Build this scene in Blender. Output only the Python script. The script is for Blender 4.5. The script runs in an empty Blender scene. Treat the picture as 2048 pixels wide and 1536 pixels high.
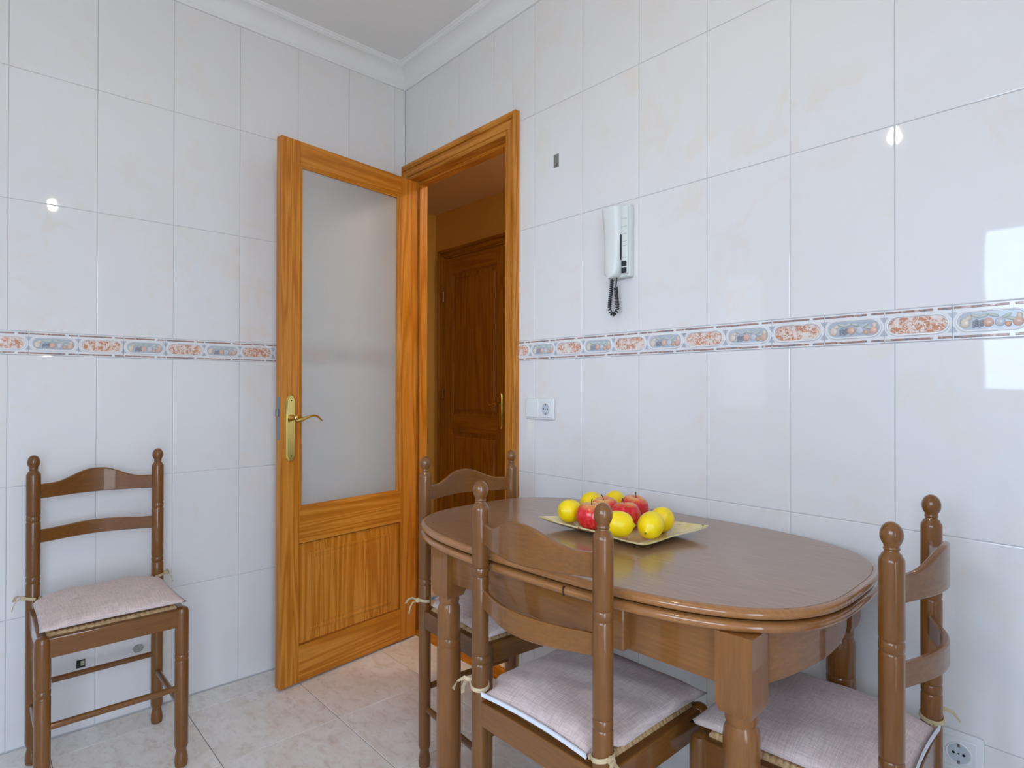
import bpy, bmesh, math, random
from mathutils import Vector, Matrix
random.seed(7)
PI = math.pi

# ------------------------------------------------------------------ camera
FPX, YAW, PIT, ROL, SX, SY = 1193.19, .74154, .0044, .00194, 2.416, 3.94
CAM = Vector((-1.476, -2.3453, 1.095))
_fw = Vector((math.sin(YAW)*math.cos(PIT), math.cos(YAW)*math.cos(PIT), math.sin(PIT)))
_r = Vector((math.cos(YAW), -math.sin(YAW), 0)); _u = _r.cross(_fw)
_r2 = _r*math.cos(ROL) + _u*math.sin(ROL); _u2 = -_r*math.sin(ROL) + _u*math.cos(ROL)
def ray(x, y): return _fw + _r2*((x-1024-SX)/FPX) - _u2*((y-768-SY)/FPX)
def on_x(x, y, X0):
    d = ray(x, y); return CAM + d*((X0-CAM.x)/d.x)
scene = bpy.context.scene
COL = scene.collection
cam = bpy.data.objects.new('camera', bpy.data.cameras.new('camera')); COL.objects.link(cam)
M = Matrix((_r2, _u2, -_fw)).transposed().to_4x4(); M.translation = CAM
cam.matrix_world = M
cam.data.sensor_width = 36; cam.data.lens = FPX/2048*36
cam.data.shift_x = -SX/2048; cam.data.shift_y = SY/2048; cam.data.clip_start = .02
scene.camera = cam

# ------------------------------------------------------------------ light
SKY_STRENGTH = 5.0
world = bpy.data.worlds.new('world'); scene.world = world; world.use_nodes = True
bg = world.node_tree.nodes['Background']
bg.inputs[0].default_value = (.64, .79, 1.0, 1); bg.inputs[1].default_value = SKY_STRENGTH
WIN_Y0, WIN_Y1, WIN_Z0, WIN_Z1, WIN_X = -3.12, -1.655, 1.05, 1.98, -2.4
GL_Y0, GL_Y1, GL_Z0, GL_Z1 = -.58, -.16, .91, 1.94
def portal(name, y0, y1, z0, z1):
    l = bpy.data.lights.new(name, 'AREA'); l.shape = 'RECTANGLE'; l.size = y1-y0; l.size_y = z1-z0
    l.cycles.is_portal = True
    o = bpy.data.objects.new(name, l); COL.objects.link(o)
    o.matrix_world = Matrix(((0, 0, -1, WIN_X-.17), (1, 0, 0, (y0+y1)/2), (0, -1, 0, (z0+z1)/2), (0, 0, 0, 1)))
portal('window_portal', WIN_Y0, WIN_Y1, WIN_Z0, WIN_Z1)
BD_X0, BD_X1, BD_Z0, BD_Z1, BD_Y = -2.34, -1.30, .05, 2.20, -3.25     # glazed door added in the unseen rear wall for frontal fill light
_l = bpy.data.lights.new('fill_door_portal', 'AREA'); _l.shape = 'RECTANGLE'; _l.size = BD_X1-BD_X0; _l.size_y = BD_Z1-BD_Z0; _l.cycles.is_portal = True
_o = bpy.data.objects.new('fill_door_portal', _l); COL.objects.link(_o)
_o.matrix_world = Matrix(((1, 0, 0, (BD_X0+BD_X1)/2), (0, 0, -1, BD_Y-.12), (0, 1, 0, (BD_Z0+BD_Z1)/2), (0, 0, 0, 1)))
vs = scene.view_settings
vs.view_transform = 'Standard'; vs.look = 'None'; vs.gamma = 1; vs.use_curve_mapping = False
vs.exposure = 1.05

# ------------------------------------------------------------------ materials
def srgb(r, g, b):
    f = lambda c: (c/255/12.92) if c/255 <= .04045 else ((c/255+.055)/1.055)**2.4
    return (f(r), f(g), f(b), 1)
def newmat(name):
    m = bpy.data.materials.new(name); m.use_nodes = True
    nt = m.node_tree; return m, nt, nt.nodes['Principled BSDF']
def plain(name, col, rough=.5, metal=0, spec=.5, **kw):
    m, nt, p = newmat(name)
    p.inputs['Base Color'].default_value = col; p.inputs['Roughness'].default_value = rough
    p.inputs['Metallic'].default_value = metal; p.inputs['Specular IOR Level'].default_value = spec
    n = nt.nodes.new('ShaderNodeTexNoise'); n.inputs['Scale'].default_value = kw.get('ns', 60)
    b = nt.nodes.new('ShaderNodeBump'); b.inputs['Strength'].default_value = kw.get('bump', .02); b.inputs['Distance'].default_value = .01
    tc = nt.nodes.new('ShaderNodeTexCoord'); nt.links.new(tc.outputs['Object'], n.inputs['Vector'])
    nt.links.new(n.outputs['Fac'], b.inputs['Height']); nt.links.new(b.outputs['Normal'], p.inputs['Normal'])
    return m
def coords(nt, scale, rand=0.0):
    tc = nt.nodes.new('ShaderNodeTexCoord'); mp = nt.nodes.new('ShaderNodeMapping')
    mp.inputs['Scale'].default_value = scale
    nt.links.new(tc.outputs['Object'], mp.inputs['Vector'])
    if rand:
        oi = nt.nodes.new('ShaderNodeObjectInfo'); mul = nt.nodes.new('ShaderNodeMath'); mul.operation = 'MULTIPLY'
        mul.inputs[1].default_value = rand; nt.links.new(oi.outputs['Random'], mul.inputs[0])
        nt.links.new(mul.outputs[0], mp.inputs['Location'])
    return mp.outputs['Vector']
def ramp(nt, fac, stops):
    r = nt.nodes.new('ShaderNodeValToRGB'); e = r.color_ramp.elements
    while len(e) < len(stops): e.new(.5)
    for el, (p, c) in zip(e, stops): el.position = p; el.color = c
    nt.links.new(fac, r.inputs['Fac']); return r.outputs['Color']
def noise(nt, vec, scale, detail=4, rough=.55, dist=0):
    n = nt.nodes.new('ShaderNodeTexNoise'); n.inputs['Scale'].default_value = scale
    n.inputs['Detail'].default_value = detail; n.inputs['Roughness'].default_value = rough; n.inputs['Distortion'].default_value = dist
    nt.links.new(vec, n.inputs['Vector']); return n.outputs['Fac']
def bump(nt, p, h, strength, dist=.002):
    b = nt.nodes.new('ShaderNodeBump'); b.inputs['Strength'].default_value = strength; b.inputs['Distance'].default_value = dist
    nt.links.new(h, b.inputs['Height']); nt.links.new(b.outputs['Normal'], p.inputs['Normal'])
def mixc(nt, fac, a, b, mode='MIX'):
    m = nt.nodes.new('ShaderNodeMix'); m.data_type = 'RGBA'; m.blend_type = mode
    for k, v in ((0, fac), (6, a), (7, b)):
        if hasattr(v, 'is_linked'): nt.links.new(v, m.inputs[k])
        else: m.inputs[k].default_value = v
    return m.outputs[2]
def wood(name, axis, dark, mid, light, freq=60, rough=.25, coat=.3, stretch=14, pine=False):
    m, nt, p = newmat(name)
    s = [1, 1, 1]; s['xyz'.index(axis)] = 1/stretch
    v = coords(nt, s, 7.3)
    big = noise(nt, v, 7, 3, .5, .6)
    if pine:
        w = nt.nodes.new('ShaderNodeMath'); w.operation = 'MULTIPLY'; w.inputs[1].default_value = freq; nt.links.new(big, w.inputs[0])
        sn = nt.nodes.new('ShaderNodeMath'); sn.operation = 'SINE'; nt.links.new(w.outputs[0], sn.inputs[0])
        fac = nt.nodes.new('ShaderNodeMath'); fac.operation = 'MULTIPLY_ADD'; fac.inputs[1].default_value = .26; fac.inputs[2].default_value = .5
        nt.links.new(sn.outputs[0], fac.inputs[0]); fac = fac.outputs[0]
    else: fac = big
    fine = noise(nt, v, freq*3, 2, .6)
    c1 = ramp(nt, fac, [(.1, light), (.55, mid), (.95, dark)])
    c2 = ramp(nt, fine, [(.35, (.72, .72, .72, 1)), (.65, (1, 1, 1, 1))])
    col = mixc(nt, .65, c1, c2, 'MULTIPLY')
    nt.links.new(col, p.inputs['Base Color'])
    p.inputs['Roughness'].default_value = rough; p.inputs['Specular IOR Level'].default_value = .3
    p.inputs['Coat Weight'].default_value = coat; p.inputs['Coat Roughness'].default_value = .06
    bump(nt, p, fine, .08, .0008)
    return m
def wood3(name, *a, **k): return {ax: wood(name+'_'+ax, ax, *a, **k) for ax in 'xyz'}
PINE = wood3('honey_pine', srgb(176, 98, 14), srgb(208, 130, 36), srgb(222, 150, 62), freq=90, rough=.38, coat=.12, stretch=24, pine=True)
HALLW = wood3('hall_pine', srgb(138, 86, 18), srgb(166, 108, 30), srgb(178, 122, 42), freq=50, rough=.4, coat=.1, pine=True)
WAL = wood3('varnished_beech', srgb(90, 51, 14), srgb(124, 76, 28), srgb(142, 91, 38), freq=70, rough=.4, coat=.7)
TOPW = wood('table_veneer', 'y', srgb(130, 92, 64), srgb(152, 112, 80), srgb(166, 126, 94), freq=50, rough=.42, coat=1.0, stretch=10)
TOPW.node_tree.nodes['Principled BSDF'].inputs['Coat Roughness'].default_value = .17
RIMW = wood('table_edge_wood', 'y', srgb(130, 80, 38), srgb(160, 106, 58), srgb(176, 120, 70), freq=60, rough=.3, coat=.9)
TABW = wood3('table_frame_wood', srgb(112, 66, 26), srgb(142, 90, 42), srgb(158, 104, 54), freq=60, rough=.38, coat=.6)

def wall_tile():
    m, nt, p = newmat('glazed_wall_tile')
    v = coords(nt, (1, 1, 1), 31)
    n1 = noise(nt, v, 9, 5, .62, .5); n2 = noise(nt, v, 4, 2)
    veins = ramp(nt, n1, [(.5, (0, 0, 0, 1)), (.62, (1, 1, 1, 1)), (.7, (.2, .2, .2, 1))])
    fac = mixc(nt, 1.0, veins, ramp(nt, n2, [(.4, (0, 0, 0, 1)), (.7, (.6, .6, .6, 1))]), 'MULTIPLY')
    col = mixc(nt, fac, srgb(233, 232, 232), srgb(235, 224, 213))
    nt.links.new(col, p.inputs['Base Color']); p.inputs['Roughness'].default_value = .03
    bump(nt, p, noise(nt, v, 9, 2), .045, .004)
    return m
TILE = wall_tile()
def floor_tile():
    m, nt, p = newmat('marbled_floor_tile')
    v = coords(nt, (1, .55, 1), 17)
    n1 = noise(nt, v, 9, 7, .66, .9); n2 = noise(nt, v, 40, 5, .7, .6); n3 = noise(nt, v, 4, 3)
    c1 = ramp(nt, n1, [(.3, srgb(238, 228, 220)), (.47, srgb(246, 242, 236)), (.58, srgb(250, 249, 246)), (.75, srgb(246, 234, 224))])
    c2 = ramp(nt, n2, [(.33, srgb(186, 166, 150)), (.5, (1, 1, 1, 1))])
    c = mixc(nt, .32, c1, c2, 'MULTIPLY')
    c = mixc(nt, ramp(nt, n3, [(.5, (0, 0, 0, 1)), (.75, (.3, .3, .3, 1))]), c, srgb(234, 208, 190))
    nt.links.new(c, p.inputs['Base Color']); p.inputs['Roughness'].default_value = .32
    bump(nt, p, n2, .08, .001); return m
FTILE = floor_tile()
GROUT = plain('grey_grout', srgb(204, 202, 202), .8)
FGROUT = plain('dark_floor_grout', srgb(128, 122, 118), .85)
PLASTER = plain('white_ceiling_plaster', srgb(238, 237, 236), .8, bump=.05)
COVE = plain('white_cornice_plaster', srgb(238, 238, 237), .6)
OCHRE = plain('ochre_wall_paint', srgb(216, 172, 84), .75)
HCEIL = plain('hall_ceiling_paint', srgb(224, 196, 164), .8)
WHITEP = plain('white_plastic', srgb(232, 234, 234), .3, bump=0)
IVORY = plain('ivory_plastic', srgb(226, 230, 226), .35, bump=0)
BLACKP = plain('black_plastic', srgb(30, 34, 44), .35, bump=0)
HOLE = plain('dark_hole', srgb(14, 14, 14), .8)
BRASS = plain('polished_brass', srgb(214, 188, 108), .16, 1, bump=.01)
STEEL = plain('brushed_steel', srgb(150, 148, 146), .35, 1)
GREYM = plain('grey_adhesive_plate', srgb(128, 126, 126), .5, bump=.2)
PATCH = plain('grey_mortar_patch', srgb(170, 168, 164), .9, bump=.5, ns=120)
TIE = plain('beige_cotton_tape', srgb(206, 184, 146), .85, ns=400, bump=.1)
ZIP = plain('white_zip_tape', srgb(232, 234, 244), .7, ns=500, bump=.1)
LISTEL = plain('white_listel_glaze', srgb(234, 233, 234), .1, bump=.01)

def fabric():
    m, nt, p = newmat('pink_linen_weave')
    va = coords(nt, (1, .06, .06)); vb = coords(nt, (.06, 1, .06)); vc = coords(nt, (1, 1, 1), 9)
    a = noise(nt, va, 620, 2); b = noise(nt, vb, 620, 2); c = noise(nt, vc, 9, 3)
    col = mixc(nt, c, srgb(236, 216, 210), srgb(230, 206, 198))
    col = mixc(nt, .55, col, ramp(nt, a, [(.3, (.62, .6, .62, 1)), (.6, (1, 1, 1, 1))]), 'MULTIPLY')
    col = mixc(nt, .55, col, ramp(nt, b, [(.3, (.62, .6, .62, 1)), (.6, (1, 1, 1, 1))]), 'MULTIPLY')
    nt.links.new(col, p.inputs['Base Color']); p.inputs['Roughness'].default_value = .9
    p.inputs['Sheen Weight'].default_value = .2; p.inputs['Specular IOR Level'].default_value = .2
    bump(nt, p, a, .15, .0006); return m
FABRIC = fabric()
def straw():
    m, nt, p = newmat('woven_straw_cord')
    v = coords(nt, (1, 1, 1)); n = noise(nt, v, 90, 4)
    nt.links.new(ramp(nt, n, [(.3, srgb(164, 126, 80)), (.6, srgb(212, 176, 128))]), p.inputs['Base Color'])
    p.inputs['Roughness'].default_value = .6; return m
STRAW = straw()
def marble(name, lo, hi, scale):
    m, nt, p = newmat(name); v = coords(nt, (1, 1, 1), 5)
    vo = nt.nodes.new('ShaderNodeTexVoronoi'); vo.feature = 'DISTANCE_TO_EDGE'; vo.inputs['Scale'].default_value = scale
    n = noise(nt, v, scale*.8, 4, .6); mv = nt.nodes.new('ShaderNodeMix'); mv.data_type = 'VECTOR'; mv.inputs[0].default_value = .03
    nz = nt.nodes.new('ShaderNodeTexNoise'); nz.inputs['Scale'].default_value = scale; nt.links.new(v, nz.inputs['Vector'])
    nt.links.new(v, mv.inputs[4]); nt.links.new(nz.outputs['Color'], mv.inputs[5]); nt.links.new(mv.outputs[1], vo.inputs['Vector'])
    c1 = ramp(nt, vo.outputs['Distance'], [(.02, hi), (.12, lo)])
    c = mixc(nt, ramp(nt, n, [(.48, (0, 0, 0, 1)), (.6, (1, 1, 1, 1))]), c1, hi)
    nt.links.new(c, p.inputs['Base Color']); p.inputs['Roughness'].default_value = .15; return m
ORANGE = marble('orange_marble_glaze', srgb(206, 142, 112), srgb(236, 224, 216), 75)
def dashm():
    m, nt, p = newmat('brown_marble_strip'); v = coords(nt, (1, 1, 1), 11)
    nt.links.new(ramp(nt, noise(nt, v, 55, 4, .6), [(.36, srgb(124, 122, 132)), (.46, srgb(176, 142, 132)), (.56, srgb(158, 118, 104)), (.64, srgb(206, 188, 180))]), p.inputs['Base Color'])
    p.inputs['Roughness'].default_value = .15; return m
DASH = dashm()
BLUEG = plain('grey_blue_glaze', srgb(184, 192, 202), .12)
MOTIF = plain('grey_motif_glaze', srgb(186, 190, 198), .2)
FR = [plain('relief_'+n, srgb(*c), .15) for n, c in (('pear', (226, 212, 196)), ('grape', (170, 173, 182)), ('peach', (222, 184, 168)), ('plum', (206, 206, 212)), ('apricot', (220, 180, 150)), ('leaf', (202, 208, 200)))]
def glassmat():
    m, nt, p = newmat('frosted_glass')
    p.inputs['Base Color'].default_value = (.93, .95, .95, 1); p.inputs['Roughness'].default_value = .28
    p.inputs['Transmission Weight'].default_value = .8; p.inputs['IOR'].default_value = 1.2
    v = coords(nt, (1, 1, 1)); bump(nt, p, noise(nt, v, 260, 2), .25, .001); return m
FROST = glassmat()
def windowglass():
    m, nt, p = newmat('clear_window_glass'); nt.nodes.remove(p)
    t = nt.nodes.new('ShaderNodeBsdfTransparent'); g = nt.nodes.new('ShaderNodeBsdfGlossy'); g.inputs['Roughness'].default_value = .02
    f = nt.nodes.new('ShaderNodeFresnel'); f.inputs[0].default_value = 1.45; x = nt.nodes.new('ShaderNodeMixShader')
    nt.links.new(f.outputs[0], x.inputs[0]); nt.links.new(t.outputs[0], x.inputs[1]); nt.links.new(g.outputs[0], x.inputs[2])
    nt.links.new(x.outputs[0], nt.nodes['Material Output'].inputs[0]); return m
CLEAR = windowglass()
def blindmat():
    m, nt, p = newmat('translucent_blind'); nt.nodes.remove(p)
    t = nt.nodes.new('ShaderNodeBsdfTranslucent'); t.inputs[0].default_value = (.85, .85, .83, 1)
    d = nt.nodes.new('ShaderNodeBsdfDiffuse'); d.inputs[0].default_value = (.6, .6, .58, 1); x = nt.nodes.new('ShaderNodeMixShader')
    nt.links.new(t.outputs[0], x.inputs[1]); nt.links.new(d.outputs[0], x.inputs[2])
    nt.links.new(x.outputs[0], nt.nodes['Material Output'].inputs[0]); return m
BLIND = blindmat()
def emit(name, col, s):
    m, nt, p = newmat(name); p.inputs['Emission Color'].default_value = col; p.inputs['Emission Strength'].default_value = s; return m
BULB = emit('warm_bulb', (1, .86, .70, 1), 150)
def lemonm():
    m, nt, p = newmat('lemon_skin'); v = coords(nt, (1, 1, 1), 3)
    nt.links.new(ramp(nt, noise(nt, v, 25, 3), [(.3, srgb(252, 212, 0)), (.7, srgb(255, 224, 8))]), p.inputs['Base Color'])
    p.inputs['Roughness'].default_value = .35; bump(nt, p, noise(nt, v, 260, 2), .2, .001); return m
LEMON = lemonm()
def applem():
    m, nt, p = newmat('red_apple_skin'); v = coords(nt, (1, 1, 1), 3)
    tc = nt.nodes.new('ShaderNodeTexCoord'); sp = nt.nodes.new('ShaderNodeSeparateXYZ'); nt.links.new(tc.outputs['Object'], sp.inputs[0])
    mr = nt.nodes.new('ShaderNodeMapRange'); mr.inputs[1].default_value = .012; mr.inputs[2].default_value = .034; nt.links.new(sp.outputs['Z'], mr.inputs[0])
    v2 = coords(nt, (1, 1, .15), 3)
    c = ramp(nt, noise(nt, v2, 70, 4, .65), [(.3, srgb(196, 12, 32)), (.55, srgb(222, 40, 48)), (.75, srgb(236, 110, 72))])
    f = nt.nodes.new('ShaderNodeMath'); f.operation = 'MULTIPLY'; nt.links.new(mr.outputs[0], f.inputs[0]); nt.links.new(noise(nt, v, 22, 3), f.inputs[1])
    c = mixc(nt, ramp(nt, f.outputs[0], [(.15, (0, 0, 0, 1)), (.6, (1, 1, 1, 1))]), c, srgb(240, 200, 110))
    nt.links.new(c, p.inputs['Base Color']); p.inputs['Roughness'].default_value = .18; return m
APPLE = applem()
STEM = plain('brown_stem', srgb(60, 40, 24), .7)
LEMONEND = plain('green_lemon_end', srgb(110, 140, 40), .6)
def platem():
    m, nt, p = newmat('floral_glass_plate'); v = coords(nt, (1, 1, 1))
    n = noise(nt, v, 16, 4, .6); n2 = noise(nt, v, 30, 3, .6)
    c = ramp(nt, n, [(.4, srgb(222, 202, 134)), (.6, srgb(234, 218, 168))])
    c = mixc(nt, ramp(nt, n2, [(.6, (0, 0, 0, 1)), (.66, (1, 1, 1, 1))]), c, srgb(196, 130, 80))
    c = mixc(nt, ramp(nt, noise(nt, v, 44, 2), [(.66, (0, 0, 0, 1)), (.7, (1, 1, 1, 1))]), c, srgb(128, 124, 50))
    nt.links.new(c, p.inputs['Base Color']); p.inputs['Roughness'].default_value = .12
    return m
PLATE = platem()

# ------------------------------------------------------------------ mesh helpers
def link(o, parent=None):
    COL.objects.link(o)
    if parent: o.parent = parent
    return o
def mesh_from(bm, name, mats, angle=22):
    me = bpy.data.meshes.new(name)
    bmesh.ops.recalc_face_normals(bm, faces=bm.faces)
    bm.to_mesh(me); bm.free()
    for m in (mats if isinstance(mats, (list, tuple)) else [mats]): me.materials.append(m)
    if angle:
        me.polygons.foreach_set('use_smooth', [True]*len(me.polygons)); me.set_sharp_from_angle(angle=math.radians(angle))
    return me
def part(name, bm, mats, parent, angle=22, loc=None):
    o = bpy.data.objects.new(name, mesh_from(bm, name, mats, angle))
    if loc: o.location = loc
    return link(o, parent)
def B(): return bmesh.new()
def box(bm, x0, x1, y0, y1, z0, z1, bev=0, seg=2, mi=0):
    r = bmesh.ops.create_cube(bm, size=1); vs_ = r['verts']
    for v in vs_: v.co = Vector(((x0+x1)/2+v.co.x*(x1-x0), (y0+y1)/2+v.co.y*(y1-y0), (z0+z1)/2+v.co.z*(z1-z0)))
    fs = set(f for v in vs_ for f in v.link_faces)
    if bev:
        es = list(set(e for v in vs_ for e in v.link_edges))
        rr = bmesh.ops.bevel(bm, geom=es, offset=bev, segments=seg, affect='EDGES', profile=.5)
        fs |= set(rr['faces'])
    for f in fs:
        if f.is_valid: f.material_index = mi
    return bm
def lathe(bm, prof, c=(0, 0), n=20, mi=0, axis='z', sq=None):
    rings = []
    for r, z in prof:
        ring = []
        for k in range(n):
            a = 2*PI*k/n; p = (c[0]+r*math.cos(a), c[1]+r*math.sin(a), z)
            if axis == 'x': p = (z, c[0]+r*math.cos(a), c[1]+r*math.sin(a))
            if axis == 'y': p = (c[0]+r*math.cos(a), z, c[1]+r*math.sin(a))
            ring.append(bm.verts.new(p))
        rings.append(ring)
    for a, b in zip(rings, rings[1:]):
        for k in range(n):
            bm.faces.new((a[k], a[(k+1) % n], b[(k+1) % n], b[k])).material_index = mi
    bm.faces.new(rings[0]).material_index = mi; bm.faces.new(rings[-1]).material_index = mi
    return bm
def tube(bm, pts, r, n=8, mi=0, taper=None):
    pts = [Vector(p) for p in pts]; rings = []
    nrm = None
    for i, p in enumerate(pts):
        t = (pts[min(i+1, len(pts)-1)]-pts[max(i-1, 0)]).normalized()
        if nrm is None: nrm = t.orthogonal().normalized()
        nrm = (nrm - t*nrm.dot(t)).normalized(); b = t.cross(nrm)
        rr = r*(taper[i] if taper else 1)
        rings.append([bm.verts.new(p+(nrm*math.cos(2*PI*k/n)+b*math.sin(2*PI*k/n))*rr) for k in range(n)])
    for a, b in zip(rings, rings[1:]):
        for k in range(n): bm.faces.new((a[k], a[(k+1) % n], b[(k+1) % n], b[k])).material_index = mi
    bm.faces.new(rings[0]).material_index = mi; bm.faces.new(rings[-1]).material_index = mi
    return bm
def ribbon(bm, pts, w, th=.0014, side=(0, 0, 1)):
    pts = [Vector(p) for p in pts]; rows = []
    for i, p in enumerate(pts):
        t = (pts[min(i+1, len(pts)-1)]-pts[max(i-1, 0)]).normalized()
        s = Vector(side); s = (s-t*s.dot(t)).normalized(); n = t.cross(s)
        rows.append([bm.verts.new(p+s*a*w/2+n*b*th/2) for a, b in ((-1, -1), (1, -1), (1, 1), (-1, 1))])
    for a, b in zip(rows, rows[1:]):
        for k in range(4): bm.faces.new((a[k], a[(k+1) % 4], b[(k+1) % 4], b[k]))
    bm.faces.new(rows[0]); bm.faces.new(rows[-1]); return bm
def prism(bm, poly, to3, t0, t1, mi=0):
    a = [bm.verts.new(to3(u, v, t0)) for u, v in poly]; b = [bm.verts.new(to3(u, v, t1)) for u, v in poly]
    n = len(poly)
    for k in range(n): bm.faces.new((a[k], a[(k+1) % n], b[(k+1) % n], b[k])).material_index = mi
    bm.faces.new(a).material_index = mi; bm.faces.new(b).material_index = mi; return bm
def tag(o, label, cat, group=None, kind=None):
    o['label'] = label; o['category'] = cat
    if group: o['group'] = group
    if kind: o['kind'] = kind
    return o
def thing(name, label, cat, loc=(0, 0, 0), rz=0, group=None, kind=None):
    o = bpy.data.objects.new(name, None); o.empty_display_size = .05
    o.location = loc; o.rotation_euler = (0, 0, rz); link(o); return tag(o, label, cat, group, kind)
def copy_tree(o, parent=None):
    c = o.copy(); COL.objects.link(c); c.parent = parent
    for ch in list(o.children): copy_tree(ch, c)
    return c

# ------------------------------------------------------------------ room shell
RX0, RY0, ZC = -2.4, -3.25, 2.54
JL, JR, JT = -.050, -.697, 2.035         # kitchen doorway: left jamb, right jamb, head
TW, G = .22173, .0013
ROWS = [(0.004, .39685), (.39685, .79615), (.79615, 1.19502), (1.26662, 1.66586), (1.66586, 2.06472), (2.06472, 2.463)]
DEP = .0020

bm = B(); box(bm, RX0-.15, .07, DEP, .10, -.05, ZC+.05)
wall_left = part('wall_left', bm, GROUT, None, 0); tag(wall_left, 'white tiled wall behind the open glazed door and lone chair', 'wall', kind='structure')
bm = B()
box(bm, DEP, .07, RY0-.1, JR-.02, -.05, ZC+.05); box(bm, DEP, .07, JL+.02, DEP, -.05, ZC+.05); box(bm, DEP, .07, JR-.02, JL+.02, JT+.02, ZC+.05)
wall_right = part('wall_right', bm, GROUT, None, 0); tag(wall_right, 'white tiled wall with the doorway, beside the table', 'wall', kind='structure')

_tc = {}
def tile_mesh(w, h):
    k = (round(w, 4), round(h, 4))
    if k not in _tc:
        bm = B(); c = .0016; d = DEP+.001; vs_ = []
        for (ins, y) in ((0, d), (0, .0011), (c*.45, .0003), (c*1.3, 0)):
            vs_.append([bm.verts.new((sx*(w/2-ins), y, sz*(h/2-ins))) for sx, sz in ((-1, -1), (1, -1), (1, 1), (-1, 1))])
        for a, b in zip(vs_, vs_[1:]):
            for q in range(4): bm.faces.new((a[q], a[(q+1) % 4], b[(q+1) % 4], b[q]))
        bm.faces.new(vs_[-1]); bm.faces.new(vs_[0])
        _tc[k] = mesh_from(bm, 'tile', TILE, 0)
    return _tc[k]
def put_tile(wall, u0, u1, z0, z1):
    w, h = u1-u0-G, z1-z0-G
    if w < .006 or h < .006: return
    o = bpy.data.objects.new('tile', tile_mesh(w, h)); link(o, wall)
    uc, zc = (u0+u1)/2, (z0+z1)/2
    if wall is wall_left: o.location = (uc, 0, zc)
    else: o.location = (0, uc, zc); o.rotation_euler = (0, 0, -PI/2)
# left wall columns
edges = sorted([-1.38676+TW*k for k in range(-4, 7)] + [-.0005])
edges = [e for e in edges if e > RX0]; edges = [RX0+.001]+edges
for a, b in zip(edges, edges[1:]):
    for z0, z1 in ROWS: put_tile(wall_left, a, b, z0, z1)
edges = sorted([-.84359-TW*k for k in range(-3, 13)] + [-.0005]); edges = [RY0+.002]+[e for e in edges if e > RY0+.01]
OPR, OPT = JR-.03, JT+.03
for a, b in zip(edges, edges[1:]):
    for z0, z1 in ROWS:
        if b <= OPR or z0 >= OPT: put_tile(wall_right, a, b, z0, z1)
        elif a < OPR:
            put_tile(wall_right, a, OPR, z0, z1)
            if z1 > OPT: put_tile(wall_right, OPR, b, OPT, z1)
        elif z1 > OPT: put_tile(wall_right, a, b, OPT, z1)

# decorated border tiles (one oval each), local x along wall, -y out of wall
BZ0, BZ1, BP = 1.19502, 1.26662, .1230
BH = BZ1-BZ0
def oval(hw, hh, n=7):
    pts = []
    for s, c in ((1, hw-hh), (-1, -(hw-hh))):
        for k in range(n+1):
            a = -PI/2+PI*k/n; pts.append((c+s*hh*math.cos(a), s*hh*math.sin(a)))
    return pts
def ring_prism(bm, o, i, y0, y1):
    ta = [bm.verts.new((u, y1, v)) for u, v in o]; tb = [bm.verts.new((u, y1, v)) for u, v in i]
    oa = [bm.verts.new((u, y0, v)) for u, v in o]; ib = [bm.verts.new((u, y0, v)) for u, v in i]; n = len(o)
    for k in range(n):
        j = (k+1) % n
        for f in ((ta[k], ta[j], tb[j], tb[k]), (oa[k], oa[j], ta[j], ta[k]), (tb[k], tb[j], ib[j], ib[k])): bm.faces.new(f)
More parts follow.
